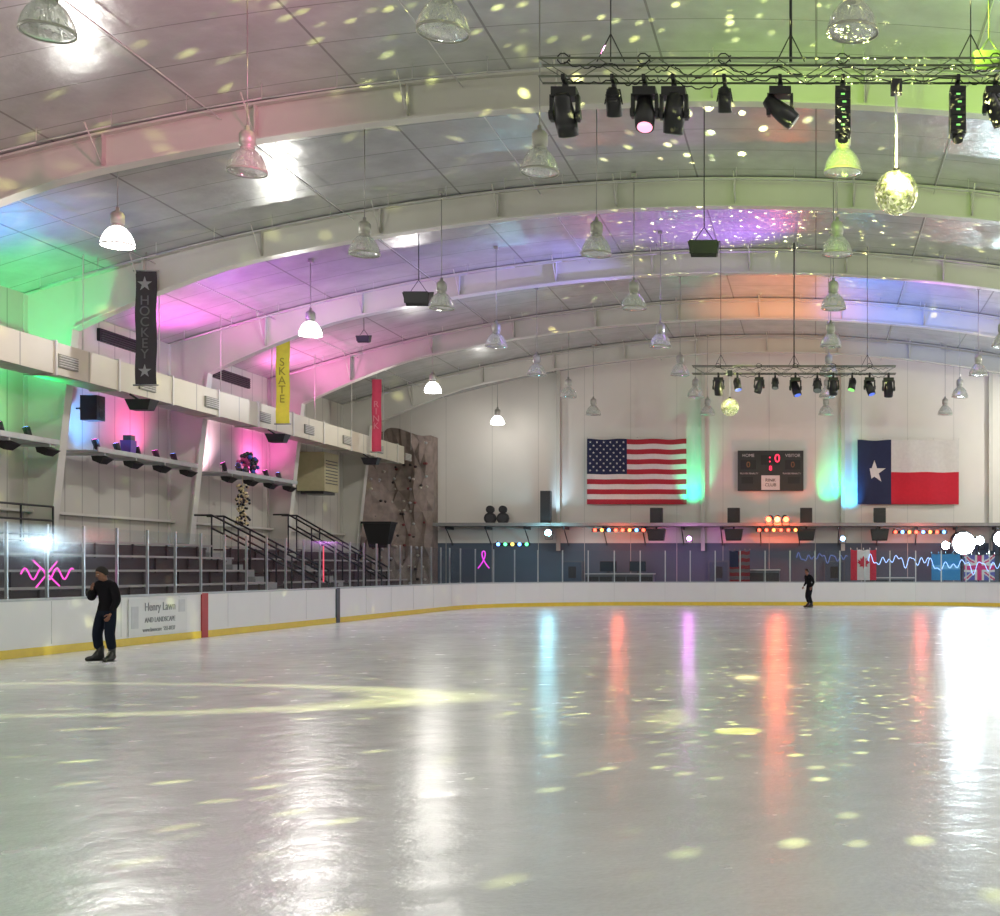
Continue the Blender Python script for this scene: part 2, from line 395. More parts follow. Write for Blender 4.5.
# ---------------------------------------------------------------- climbing wall
b=MB(); random.seed(11)
nxw,nzw=12,16
def cw(i,j):
    s=i/(nxw-1); t=j/(nzw-1)
    x=-22.5+2.9*s; z=.0+8.9*t+.35*math.sin(s*5)*(t>.95)-.5*(1-s)*t
    bulge=.9+.45*math.sin(t*5.2+s*2)+.35*math.sin(s*7+t*3)
    y=64.7-bulge*(1-.15*s)-1.2*(1-s)
    return (x+random.uniform(-.07,.07)*(0<i<nxw-1),y+random.uniform(-.22,.22),z)
vs=[cw(i,j) for j in range(nzw) for i in range(nxw)]
fs=[]
for j in range(nzw-1):
    for i in range(nxw-1):
        a=j*nxw+i; 
        fs+= [(a,a+1,a+nxw+1),(a,a+nxw+1,a+nxw)] if (i+j)%2 else [(a,a+1,a+nxw),(a+1,a+nxw+1,a+nxw)]
nb=len(vs); bk=[(v[0],64.95,v[2]) for v in vs]
edge=[i for i in range(nxw)]+[j*nxw+nxw-1 for j in range(1,nzw)]+[(nzw-1)*nxw+i for i in range(nxw-2,-1,-1)]+[j*nxw for j in range(nzw-2,0,-1)]
fs+=[(edge[k],edge[(k+1)%len(edge)],nb+edge[(k+1)%len(edge)],nb+edge[k]) for k in range(len(edge))]
b.add(vs+bk,fs,0)
for k in range(90):
    i=random.randrange(1,nxw-1); j=random.randrange(1,nzw-1); v=vs[j*nxw+i]
    b.sph((v[0]+random.uniform(-.1,.1),v[1]-.04,v[2]+random.uniform(-.15,.15)),(.09,.07,.07),1+k%4,8,5)
b.build('climbing_wall',[mat('rock_plaster',(.25,.20,.17),.85,var=.6,scale=2.2,bump=.6),mat('hold_dark',(.04,.03,.03),.6),mat('hold_tan',(.5,.45,.38),.6),mat('hold_red',(.2,.05,.05),.6),mat('hold_grey',(.4,.4,.4),.6)])
b=MB(); b.box((0,0,0),(1.35,.8,1.15),0,taper=.62); b.box((0,-.05,.62),(1.45,.95,.1),0); b.cyl((0,0,-.55),(0,0,-2.7),.05,mi=0); b.box((0,0,-2.72),(.7,.6,.06),0)
b.build('speaker_on_stand',[m_black],(-21.0,60.3,2.75+.6))
b=MB(); b.box((0,0,0),(1.2,1.6,1.7),0); 
for j in range(8): b.box((.61,0,-.5+.14*j),(.03,1.3,.04),1)
b.box((0,0,-.9),(1.0,1.3,.15),1)
b.build('hvac_unit',[mat('hvac_cream',(.42,.38,.22),.5),m_dark],(-21.95,55.2,6.0))

# ---------------------------------------------------------------- back wall fittings
b=MB()
for x in (-13.3,-5.8,1.45,9.1): 
    b.box((x,64.86,7.5),(.13,.26,9.6),0); b.box((x,64.72,7.5),(.2,.03,9.6),0)
b.build('trim_wind_columns',[m_steel])
lg=empty('wall_ledge',(0,0,0))
b=MB(); b.box((-.9,64.2,3.98),(37,1.5,.10),0); b.box((-.9,63.45,4.02),(37,.05,.16),0)
for k in range(19): 
    x=-18.8+2*k; b.box((x,64.3,3.85),(.08,1.3,.14),1); b.cyl((x,64.9,3.0),(x,63.7,3.82),.03,n=6,mi=1)
b.build('ledge_board',[mat('ledge_paint',(.25,.25,.24),.5),m_dark],parent=lg)
def spk(x,z,w,h,d=.45,y=63.9,woof=True,name='stage_speaker'):
    b=MB(); b.box((0,0,0),(w,d,h),0); b.box((0,-d/2-.01,0),(w*.9,.02,h*.92),1)
    if woof: b.cyl((0,-d/2-.02,-h*.18),(0,-d/2-.04,-h*.18),w*.34,n=16,mi=0); b.cyl((0,-d/2-.02,h*.27),(0,-d/2-.04,h*.27),w*.18,n=12,mi=0)
    for sx in (-1,1):
        for sy in (-1,1): b.cyl((sx*w*.38,sy*d*.35,-h/2-.03),(sx*w*.38,sy*d*.35,-h/2),.03,n=6)
    b.build(name,[m_black,m_black],(x,y,z))
spk(-13.75,4.06+.85,.5,1.65); 
for x in (-8.1,-4.15,-.45,3.3): spk(x,4.06+.42,.62,.78)
for x in (-8.1,-4.15,-.45,3.3): 
    b=MB(); b.box((0,0,0),(.95,.5,.6),0,taper=.8); b.box((0,-.26,0),(.8,.02,.42),1); b.cyl((0,.0,.3),(0,.0,.40),.05)
    b.build('hanging_monitor_speaker',[m_black,m_black],(x,63.85,3.50))
for x in (-16.6,-15.95):
    b=MB(); b.cyl((0,-.12,.3),(0,.12,.3),.30,n=20); b.cyl((0,-.13,.3),(0,-.14,.3),.2,n=20,mi=1); b.cyl((0,-.12,.75),(0,.12,.75),.2,n=20); b.box((0,0,.02),(.4,.3,.06))
    b.build('round_fan_heater',[m_black,m_dark],(x,63.9,4.04))
def ledbar(x0,x1,z,cols,y=63.2):
    b=MB(); n=max(3,int((x1-x0)/.32)); b.box(((x0+x1)/2,y+.06,z),(x1-x0,.08,.16),0)
    for i in range(n):
        x=x0+(i+.5)*(x1-x0)/n; b.cyl((x,y+.02,z),(x,y-.02,z),.085,n=12,mi=1+i%len(cols))
    for x in (x0+.1,x1-.1): b.cyl((x,y+.06,z),(x,y+.20,z+.18),.02,n=6)
    b.build('led_light_bar',[m_black]+cols,(0,0,0))
e_redb=emis('led_bar_red',(1,.06,.03),8); e_orb=emis('led_bar_orange',(1,.20,.04),8); e_blb=emis('led_bar_blue',(.1,.3,1),8)
ledbar(-11.3,-8.5,3.72,[e_redb,e_orb,e_blb,e_redb]); ledbar(-3.0,-.8,3.72,[e_redb,e_redb,e_orb]); ledbar(3.9,6.7,3.62,[e_redb,e_blb,e_orb]); ledbar(-16.2,-14.4,3.0,[e_blb,emis('led_bar_green',(.1,1,.3),4),emis('led_bar_yellow',(1,.7,.1),4)])
b=MB()
for x,dx in ((-2.3,-.2),(-1.9,0),(-1.5,.2)): 
    par(b,(x,63.3,4.3),(dx,-1,-.25),0,1,1.7)
b.build('red_stage_lights',[m_black,emis('par_red',(1,.07,.03),14)])
b=MB(); par(b,(-13.45,63.2,3.6),(0,-1,-.1),0,1,1.7); b.build('cyan_stage_light',[m_black,emis('par_cyan',(.30,.8,1),80)])
b=MB(); par(b,(-6.35,63.2,3.3),(0,-1,-.1),0,1,1.3); b.build('magenta_stage_light',[m_black,emis('par_mag',(.8,.2,1),25)])
b=MB(); par(b,(1.4,63.2,3.3),(0,-1,-.1),0,1,1.3); b.build('blue_stage_light',[m_black,emis('par_blue',(.3,.6,1),25)])
b=MB()
fl=((7.4,3.08,6.2),(6.55,2.95,2.2),(8.25,3.2,2.4),(9.3,3.3,4.2))  # floodlight discs oversized and grouped to imitate glare
for x,z,s in fl: par(b,(x,62.9,z),(0,-1,-.08),0,1,s)
for x,z,s in fl: b.cyl((x,63.05,-.02),(x,63.05,z),.03,mi=0)
b.build('floodlight_glare_cluster',[m_black,e_white])
light('flood_glow','POINT',(7.5,62.0,3.05),(.6,.85,1),800,radius=.2)
light('cyan_glow','POINT',(-13.45,62.7,3.6),(.35,.85,1),100,radius=.1)
light('red_glow','POINT',(-1.9,62.7,4.1),(1,.12,.04),260,radius=.1)
light('red_glow','POINT',(-9.9,62.7,3.5),(1,.16,.07),90,radius=.1)
light('red_glow','POINT',(5.3,62.7,3.4),(1,.16,.1),90,radius=.1)
light('magenta_glow','POINT',(-6.35,62.7,3.2),(.9,.25,1),80,radius=.1)

# scoreboard
sb=empty('scoreboard',(-2.3,64.8,6.84))
b=MB(); b.box((0,0,0),(3.4,.22,2.08),0); b.box((0,-.12,-.62),(.95,.03,.75),1)
for x,z,w,h in ((-1.15,.3,.8,.5),(1.15,.3,.8,.5),(0,.55,1.0,.5),(-1.2,-.5,.6,.35),(1.2,-.5,.6,.35)):
    b.box((x,-.115,z),(w,.02,h),2)
b.build('scoreboard_cabinet',[mat('scoreboard_black',(.025,.03,.028),.5),mat('scoreboard_sign',(.55,.60,.58),.5),m_black],parent=sb)
ed=emis('digit_red',(1,.02,.07),3)
text('digit_clock',': 0',(0.2,-.135,.62),.6,ed,sb); text('digit_period','8',(0.0,-.135,.12),.34,ed,sb); text('digit_home','0',(-1.15,-.135,.3),.42,emis('digit_dim',(.5,.15,.03),.35),sb); text('digit_guest','0',(1.15,-.135,.3),.42,emis('digit_dim',(.5,.15,.03),.35),sb)
mw=mat('label_white',(.55,.55,.53),.5)
text('label_home','HOME',(-1.15,-.135,.78),.22,mw,sb); text('label_guest','VISITOR',(1.15,-.135,.78),.22,mw,sb); text('label_pen','PLAYER PENALTY',(-1.1,-.135,-.15),.12,mw,sb); text('label_pen2','PLAYER PENALTY',(1.1,-.135,-.15),.12,mw,sb)
text('sign_text','RINK\nCLUB',(0,-.145,-.62),.24,m_dark,sb)

def star(b,cx,cz,r,mi,y,rot=0):
    vs=[(cx,y,cz)]
    for k in range(10):
        a=math.pi/2+k*math.pi/5+rot; q=r if k%2==0 else r*.382; vs.append((cx+q*math.cos(a),y,cz+q*math.sin(a)))
    b.add(vs,[(0,k+1,(k+1)%10+1) for k in range(10)],mi)
def flag(name,w,h,loc,fn,mats,stars,nx=40,nz=26,amp=.04,extra=None,starmi=0):
    b=MB(); vs=[];
    def wv(x,z): return -amp*math.sin(x*2.1+z*.8)-.5*amp*math.sin(x*5.3)
    for j in range(nz+1):
        for i in range(nx+1):
            x=w*i/nx; z=h*j/nz; sag=-.05*math.sin(math.pi*i/nx*3)**2*(j/nz)
            vs.append((x,wv(x,z),z+sag))
    for j in range(nz):
        for i in range(nx):
            a=j*(nx+1)+i; o=len(b.v)
            b.f.append((a,a+1,a+nx+2,a+nx+1)); b.m.append(fn((i+.5)/nx,(j+.5)/nz)); b.s.append(True)
    b.v=[tuple(v) for v in vs]
    for (sx,sz,r) in stars: star(b,sx*w,sz*h,r,starmi,-.03+wv(sx*w,sz*h))
    if extra: extra(b)
    for k in range(5): b.cyl((w*k/4,0,h),(w*k/4,.1,h+.08),.02,n=6,mi=0)
    return b.build(name,mats,loc)
def usf(s,t):
    if s<.4 and t>6/13: return 2
    return 1 if int(t*13)%2==0 else 0
us=[]
for r in range(9):
    n=6 if r%2==0 else 5
    for k in range(n): us.append(((.4/12)*(1+2*k+(r%2)),1-(7/13)*(r+1)/10,.07))
flag('american_flag',5.15,3.4,(-11.8,64.72,5.1),usf,[m_cloth_w,m_cloth_r,m_cloth_b],us)
flag('texas_flag',5.25,3.35,(2.2,64.72,5.1),lambda s,t:2 if s<1/3 else (0 if t>.5 else 1),[mat('texas_white',(.62,.60,.56),.85),mat('flag_bright_red',(.50,.012,.03),.85),mat('flag_navy',(.015,.022,.065),.85),m_cloth_w],[(1/6,.5,.62)],nx=36,nz=24,starmi=3)
def us_small(s,t):
    if s<.45 and t>.5: return 2
    return 1 if int(t*9)%2==0 else 0
m_fw=mat('flag_shaded_white',(.30,.30,.31),.85)
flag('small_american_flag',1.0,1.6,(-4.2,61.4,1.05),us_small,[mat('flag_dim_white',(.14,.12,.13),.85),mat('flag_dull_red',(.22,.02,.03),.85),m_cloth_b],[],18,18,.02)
def leaf(b):
    pts=[(0,-.3),(.03,-.12),(.2,-.14),(.15,-.05),(.32,.08),(.24,.1),(.26,.2),(.14,.15),(.15,.3),(.07,.24),(0,.4)]
    pts=pts+[(-x,z) for x,z in pts[::-1][1:-1]]
    b.add([(.62,-.08,.8)]+[(.62+x,-.08,.8+z) for x,z in pts],[(0,i+1,(i+1)%len(pts)+1) for i in range(len(pts))],1)
flag('canadian_flag',1.25,1.5,(1.75,61.2,1.2),lambda s,t:1 if (s<.25 or s>.75) else 0,[m_cloth_w,mat('canada_red',(.6,.03,.06),.8)],[],20,12,.02,leaf)
def uk(s,t):
    dx,dy=abs(s-.5),abs(t-.5)
    if dx<.08 or dy<.10: return 1
    if dx<.14 or dy<.17: return 0
    k=abs(dx-dy)
    return 1 if k<.04 else (0 if k<.10 else 2)
flag('british_flag',1.5,1.25,(7.3,61.2,1.2),uk,[m_cloth_w,mat('uk_red',(.60,.05,.18),.85),mat('uk_blue',(.12,.12,.40),.8)],[],40,34,.02)
flag('light_blue_flag',1.4,1.3,(5.7,61.2,1.2),lambda s,t:0 if .4<t<.6 else 1,[mat('sky_blue_light',(.15,.4,.6),.8),mat('sky_blue_cloth',(.05,.25,.5),.8)],[],12,12,.02)
def squig(name,x0,x1,y,z,amp,m,r=.014):
    pts=[(x0+(x1-x0)*i/120,y,z+amp*math.sin(i*.21+1.3*math.sin(i*.07))*math.cos(i*.043)+.4*amp*math.sin(i*.5)) for i in range(121)]
    curve(name,pts,r,m)
e_rope=emis('rope_blue_white',(.35,.55,1),2.5)
squig('rope_light',2.6,5.6,61.05,2.15,.26,e_rope); squig('rope_light',5.5,9.2,61.05,1.9,.3,e_rope)
squig('rope_light',-.9,1.6,61.3,2.3,.2,emis('rope_dim',(.2,.3,.8),.7))
pts=[]
for i in range(41):
    t=-1+2*i/40; pts.append((.75*(t**3*.75-t*.38),0,.42*(1-2.0*t*t)))
curve('pink_ribbon_neon',pts,.03,emis('neon_magenta',(1,.05,.9),1.2),loc=(-16.2,61.1,2.2))
pk=[[(0,-.9+1.8*i/30,.12*math.sin(i*.7)) for i in range(31)],[(0,-.5+i*.1,.28-.06*i) for i in range(10)],[(0,-.4+i*.08,-.28+.06*i) for i in range(10)]]
curve('pink_glass_reflection',pk,.016,emis('reflection_pink',(1,.05,.5),1.8),loc=(-16.2,26.4,1.62))  # glowing curve behind the glass stands in for a pink reflection
curve('neon_wall_strip',[[(0,0,0),(0,0,1.2)]],.022,emis('neon_red',(1,.1,.15),1.2),loc=(-16.2,41.2,1.3))
def cab(name,x,w,h,m,y=63.6):
    b=MB(); b.box((0,0,h/2),(w,.7,h),0); b.box((0,-.03,h+.025),(w+.08,.8,.05),1)
    n=max(2,int(w/.6))
    for k in range(n): b.box((-w/2+(k+.5)*w/n,-.36,h*.5),(w/n-.05,.02,h*.85),2)
    b.build(name,[m,m_metal,m_dark],(x,y,-.02))
m_grey=mat('cabinet_grey',(.12,.14,.16),.5)
cab('storage_counter',-9.9,3.4,1.5,m_grey); cab('storage_counter',3.7,2.6,1.3,m_grey); cab('storage_counter',-2.6,1.6,1.7,m_grey)
for x in (-10.5,-9.0): 
    b=MB(); b.box((0,0,.35),(.85,.06,.52),0); b.box((0,-.035,.35),(.78,.01,.45),1); b.box((0,.03,.05),(.08,.08,.1),0); b.box((0,.03,.01),(.35,.2,.02),0)
    b.build('computer_monitor',[m_black,mat('screen_dark',(.02,.04,.06),.15)],(x,63.5,1.532))
for i,x in enumerate((-12.6,-5.0,1.0)):
    b=MB(); b.box((0,0,1.1),(1.1,.08,2.2),0); b.box((0,-.05,1.1),(.95,.03,2.05),1); b.cyl((.38,-.05,1.05),(.38,-.14,1.05),.03,mi=2); b.box((0,-.07,1.6),(.4,.02,.6),2)
    b.build('door_%d'%(i+1),[m_grey,mat('door_blue_grey',(.06,.09,.13),.4),m_dark],(x,64.94,-.02))
for x in (-7.6,6.3,9.0):
    b=MB(); b.box((0,0,.45),(1.8,.4,.06),0); b.box((0,.18,.8),(1.8,.05,.35),0)
    for s in (-.8,.8): b.box((s,0,.22),(.06,.36,.44),1); b.box((s,.18,.6),(.05,.04,.5),1)
    b.build('player_bench',[m_bl,m_dark],(x,61.9,-.02))

# ---------------------------------------------------------------- banners
def banner(name,x,y,z0,z1,w,m,txt,mtx,sz):
    e=empty(name,(x,y,z0)); h=z1-z0
    b=MB(); vs=[];n=14
    for j in range(n+1):
        for i in range(5): vs.append((-w/2+w*i/4,-.03*math.sin(j*.9)-.02*math.sin(i*1.5),h*j/n))
    b.add(vs,[(j*5+i,j*5+i+1,j*5+i+6,j*5+i+5) for j in range(n) for i in range(4)],0,True)
    b.cyl((-w/2-.06,0,h),(w/2+.06,0,h),.025,mi=1); b.cyl((-w/2-.06,0,0),(w/2+.06,0,0),.025,mi=1)
    b.cyl((0,0,h),(0,0,roof(x)-z0-.02),.012,mi=1)
    b.build('banner_cloth',[m,m_wire],parent=e)
    text('banner_text',txt,(0,-.07,h/2),sz,mtx,e,ls=.8)
    return e,h
e,h=banner('black_banner',-19.0,35.5,6.95,10.2,.60,mat('banner_black',(.035,.028,.03),.8),'H\nO\nC\nK\nE\nY',mat('banner_grey',(.11,.10,.10),.7),.38)
b=MB(); star(b,0,h*.88,.22,0,-.07); star(b,0,h*.12,.2,0,-.07); b.build('banner_emblem',[mat('banner_emblem',(.25,.24,.24),.7)],parent=e)
banner('yellow_banner',-19.5,45.8,7.05,10.2,.50,mat('banner_yellow',(.74,.68,.06),.8),'S\nK\nA\nT\nE',mat('banner_olive',(.3,.28,.03),.7),.42)
banner('red_banner',-19.5,55.6,6.95,10.2,.42,mat('banner_red',(.50,.04,.09),.8),'R\nI\nN\nK',mat('banner_pink',(.6,.2,.25),.7),.4)

# ---------------------------------------------------------------- pendant lamps
mgl=bpy.data.materials.new('prismatic_glass'); mgl.use_nodes=True; nt=mgl.node_tree; B=nt.nodes['Principled BSDF']; L=nt.links.new
B.inputs['Base Color'].default_value=(.70,.72,.66,1); B.inputs['Roughness'].default_value=.15; B.inputs['Metallic'].default_value=.6
B.inputs['Emission Color'].default_value=(.9,.95,.85,1); B.inputs['Emission Strength'].default_value=.05  # faint emission imitates ambient glow in the unlit glass
wv=N(nt,'ShaderNodeTexNoise'); wv.inputs['Scale'].default_value=14; L(M(nt,'ADD',.40,M(nt,'MULTIPLY',wv.outputs['Fac'],.6)),B.inputs['Alpha'])
m_lit=emis('lamp_lit_glass',(1,.99,.96),5)
m_hous=mat('lamp_housing',(.40,.40,.35),.4,.3)
def lamp(x,y,lit=False,z=9.1,power=1500,light_col=(1,.97,.92)):
    b=MB(); g=1 if not lit else 2
    b.lathe([(.35,0),(.345,.06),(.315,.17),(.255,.29),(.17,.39),(.11,.43)],36,g,rib=.025)
    b.lathe([(.36,-.015),(.36,.02),(.34,.02),(.34,-.015),(.36,-.015)],36,0)
    b.lathe([(.0,-.05),(.12,-.045),(.24,-.03),(.34,0)],24,g)
    b.lathe([(.05,.41),(.12,.42),(.13,.46),(.10,.48),(.145,.50),(.145,.70),(.10,.76),(.04,.78),(.04,.86),(.0,.87)],20,0)
    for k in range(3): 
        a=k*2.09; b.cyl((.12*math.cos(a),.12*math.sin(a),.44),(.16*math.cos(a),.16*math.sin(a),.34),.012,n=6)
    top=roof(x)-z-.02
    b.cyl((0,0,.85),(0,0,top),.012,n=6,mi=3); b.box((0,0,top-.05),(.14,.14,.08),0)
    o=b.build('pendant_high_bay_lamp',[m_hous,mgl,m_lit,m_wire],(x,y,z))
    if lit:
        l=light('lamp_glow','POINT',(0,0,-.22),light_col,power,radius=.12); l.parent=o
    return o
for k in range(8):
    y=17.2+6.05*k
    for x in (-10.56,-5.12,.52,6.2):
        lamp(x,y)
for k,(y,z,p) in enumerate(((28.5,9.1,560),(39.4,9.1,560),(52,9.1,500),(62.6,9.0,110))): lamp(-15.9,y,True,z,p)
for y in (6,17.5): lamp(-15.9,y,True,9.1,560)
for y in (5,16,27,38,49,60): lamp(12.0,y,True,9.1,1050)  # unseen lit row on the right, added to fill the hall
for x in (-10.56,-5.12,.52,6.2): 
    for y in (-3,5,): lamp(x,y,y<0,9.1,440)  # lit lamps behind the camera are added as fill light

# ---------------------------------------------------------------- hanging speakers
def hspk(x,y,z,w,name='hanging_speaker'):
    b=MB(); rt=Matrix.Rotation(.25,3,'X')
    b.box((0,0,0),(w,w*.6,w*.5),0,rot=rt,taper=.8); b.box((0,-w*.31,0),(w*.9,.02,w*.42),0,rot=rt)
    for s in (-1,1): b.cyl((s*w*.35,0,w*.2),(0,0,w*.7),.01,n=5,mi=2)
    b.cyl((0,0,w*.7),(0,0,roof(x)-z-.02),.014,n=6,mi=2)
    b.build(name,[m_black,m_black,m_black],(x,y,z))
hspk(-2.66,30,9.4,.75); hspk(-11.7,36.9,9.7,.8); hspk(-16.6,46,10.2,.5); hspk(2.6,18.7,9.3,.5)
for y in (36.4,45.6,55.2):
    b=MB(); b.box((0,0,0),(.75,.5,.3),0,taper=.7); b.cyl((0,0,.1),(-.35,0,.32),.03); b.build('duct_speaker',[m_black],(-19.6,y,6.5))

# ---------------------------------------------------------------- stage trusses
lens_mats=[emis('lens_dim',(.6,.7,.6),.15),emis('lens_green',(.3,1,.2),1.2),emis('lens_magenta',(1,.35,.5),2),emis('lens_blue',(.1,.2,1),1.0)]
def movinghead(b,p,d,s=1.0,lens=1,kind='head'):
    p=Vector(p); d=Vector(d).normalized()
    b.cyl(p,p+Vector((0,0,-.10*s)),.035*s,n=8)
    if kind=='head':
        b.box(p+Vector((0,0,-.15*s)),(.30*s,.22*s,.11*s),0)
        for sg in (-1,1):
            b.box(p+Vector((sg*.155*s,0,-.32*s)),(.045*s,.10*s,.30*s),0); b.cyl(p+Vector((sg*.13*s,0,-.40*s)),p+Vector((sg*.19*s,0,-.40*s)),.06*s,n=12)
        c=p+Vector((0,0,-.40*s))
        b.cyl(c-d*.20*s,c+d*.08*s,.10*s,.135*s,n=16); b.cyl(c+d*.08*s,c+d*.24*s,.135*s,.125*s,n=16); b.cyl(c-d*.25*s,c-d*.20*s,.07*s,.10*s,n=16)
        b.cyl(c+d*.241*s,c+d*.25*s,.10*s,n=16,mi=lens)
    elif kind=='par':
        b.cyl(p+Vector((0,0,-.10*s)),p+Vector((0,0,-.14*s)),.05*s)
        a=d.cross(Vector((0,0,1))); a=a.normalized() if a.length>.1 else Vector((1,0,0))
        c=p+Vector((0,0,-.36*s))
        for sg in (-1,1): b.cyl(c+a*sg*.14*s,p+a*sg*.10*s+Vector((0,0,-.13*s)),.013*s,n=6)
        b.cyl(p+a*.11*s+Vector((0,0,-.13*s)),p-a*.11*s+Vector((0,0,-.13*s)),.016*s,n=6)
        b.cyl(c-d*.18*s,c+d*.18*s,.11*s,.13*s,n=16); b.cyl(c-d*.26*s,c-d*.18*s,.06*s,.11*s,n=16); b.cyl(c+d*.181*s,c+d*.19*s,.115*s,n=16,mi=lens)
        for k in range(3): b.cyl(c-d*(.15-.05*k)*s,c-d*(.135-.05*k)*s,.125*s,n=16)
    else:
        c=p+Vector((0,0,-.40*s)); b.box(c,(.20*s,.22*s,.62*s),0)
        for k in range(6):
            b.box(c+Vector((0,-.115*s,-.25*s+.1*s*k)),(.19*s,.02*s,.03*s),0)
            if k<5: b.box(c+Vector((0.02*(k%2),-.113*s,-.20*s+.1*s*k)),(.05*s,.01*s,.02*s),lens)
        b.cyl(c+Vector((0,-.02,-.31*s)),c+Vector((0,-.05*s,-.38*s)),.07*s,n=12,mi=0)
def truss(name,cx,y,z,w,heads,s=1.0):
    e=empty(name,(cx,y,z)); b=MB(); h=.13
    for sy in (-h,h):
        for sz in (0,2*h): b.cyl((-w/2,sy,sz),(w/2,sy,sz),.017,n=8)
    n=int(w/.42); 
    for i in range(n):
        x0=-w/2+i*w/n; x1=x0+w/n
        for sy in (-h,h): b.cyl((x0,sy,0 if i%2 else 2*h),(x1,sy,2*h if i%2 else 0),.007,n=5)
        b.cyl((x0,-h,0),(x0,h,0),.007,n=5)
    b.build('truss_frame',[m_truss],parent=e)
    b=MB()
    for x in (0,-w*.36,w*.36):
        top=roof(cx+x)-z-.02
        r=.022 if x==0 else .009
        b.cyl((x,0,2*h),(x,0,top),r,n=8,mi=0)
        b.cyl((x,0,2*h+.4),(x-.2,0,2*h),.009,n=5); b.cyl((x,0,2*h+.4),(x+.2,0,2*h),.009,n=5)
    b.build('hoist_chain',[m_black],parent=e)
    b=MB()
    for (x,d,sc,ln,kd) in heads: 
        b.box((x,-.02,-.02),(.05,.3,.08),0)
        movinghead(b,(x,0,-.03),d,sc*s,ln,kd)
    b.build('stage_light_heads',[m_black]+lens_mats,parent=e)
    cab=[]; random.seed(int(y))
    xs=[hh[0] for hh in heads]
    for x0,x1 in zip(xs[:-1],xs[1:]):
        for q in range(2):
            sg=random.uniform(.03,.16); yy=random.uniform(-.12,.12)
            cab.append([(x0+(x1-x0)*t/12,yy,.02+.2*(q)-sg*4*(t/12)*(1-t/12)+.02*math.sin(t*2)) for t in range(13)])
    for x0 in xs[::2]: 
        cab.append([(x0+.09*math.cos(t*.7),-.1,.22+.10*math.sin(t*.7)+.01*t) for t in range(10)])
    curve('power_cables',cab,.010,m_black,parent=e)
    return e
H=[(-3.25,(.1,.5,-1),1.2,1,'head'),(-2.55,(0,.5,-1),.9,1,'par'),(-2.10,(0.05,-.4,-1),1.1,3,'head'),(-1.68,(-.1,.3,-1),1.15,1,'head'),(-.95,(0,.4,-1),.8,1,'par'),(-.15,(.9,.1,-.7),1.05,1,'head'),(.75,(0,0,-1),1.1,2,'scan'),(2.4,(0,0,-1),1.1,2,'scan'),(2.95,(.5,.2,-1),1.0,1,'head'),(3.3,(.5,.2,-1),1.0,1,'par')]
nt_=truss('stage_light_truss',-.35,18,8.76,7.2,H)
H2=[(-2.6+.0,(0,.3,-1),1.1,1,'head'),(-1.95,(.2,-.3,-1),1.0,4,'par'),(-1.2,(-.3,.2,-1),1.0,1,'head'),(-.65,(0,-.4,-1),.9,1,'par'),(0.05,(.3,-.3,-1),1.15,4,'head'),(.8,(0,-.6,-1),1.1,1,'par'),(1.35,(0,.2,-1),1.1,1,'head'),(2.0,(-.2,-.3,-1),1.0,2,'par'),(2.6,(.3,-.3,-1),1.1,4,'head'),(3.25,(0,.3,-1),1.2,1,'head')]
ft_=truss('stage_light_truss',-.72,43,8.45,7.0,H2)

# mirror balls
def gobo(l,scale,thr,soft,strength,tint,mixc=.5):
    l.use_nodes=True; nt=l.node_tree; L=nt.links.new
    em=[n for n in nt.nodes if n.type=='EMISSION'][0]
    tc=N(nt,'ShaderNodeTexCoord'); vo=N(nt,'ShaderNodeTexVoronoi'); vo.inputs['Scale'].default_value=scale
    L(tc.outputs['Normal'],vo.inputs['Vector'])
    mr=N(nt,'ShaderNodeMapRange'); mr.inputs['From Min'].default_value=thr; mr.inputs['From Max'].default_value=thr+soft; mr.inputs['To Min'].default_value=strength; mr.inputs['To Max'].default_value=0
    L(vo.outputs['Distance'],mr.inputs['Value'])
    sc=N(nt,'ShaderNodeSeparateColor'); L(vo.outputs['Color'],sc.inputs[0])
    sp=N(nt,'ShaderNodeSeparateXYZ'); L(tc.outputs['Normal'],sp.inputs[0])
    boost=M(nt,'MAXIMUM',M(nt,'ADD',1.2,M(nt,'MULTIPLY',sp.outputs['Z'],2.0)),.45)
    on=M(nt,'MULTIPLY',M(nt,'MULTIPLY',mr.outputs['Result'],M(nt,'POWER',sc.outputs[0],1.4)),boost)
    L(on,em.inputs['Strength'])
    mx=N(nt,'ShaderNodeMix',data_type='RGBA'); mx.inputs['Factor'].default_value=mixc; mx.inputs['A'].default_value=(*tint,1); L(vo.outputs['Color'],mx.inputs['B'])
    L(mx.outputs['Result'],em.inputs['Color'])
mball=bpy.data.materials.new('mirror_tiles'); mball.use_nodes=True; nt=mball.node_tree; B=nt.nodes['Principled BSDF']; L=nt.links.new
tc=N(nt,'ShaderNodeTexCoord'); vo=N(nt,'ShaderNodeTexVoronoi'); vo.inputs['Scale'].default_value=30; L(tc.outputs['Object'],vo.inputs['Vector'])
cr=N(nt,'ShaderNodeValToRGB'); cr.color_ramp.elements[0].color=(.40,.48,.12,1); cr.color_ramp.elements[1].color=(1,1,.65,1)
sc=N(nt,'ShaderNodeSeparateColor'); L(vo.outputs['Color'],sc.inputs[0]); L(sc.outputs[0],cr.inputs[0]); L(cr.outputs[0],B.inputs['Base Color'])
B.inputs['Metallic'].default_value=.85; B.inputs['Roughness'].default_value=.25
L(cr.outputs[0],B.inputs['Emission Color']); L(M(nt,'MULTIPLY',M(nt,'POWER',sc.outputs[1],2.0),.8),B.inputs['Emission Strength'])  # tile colour and emission imitate reflected glints; the ball is no lamp
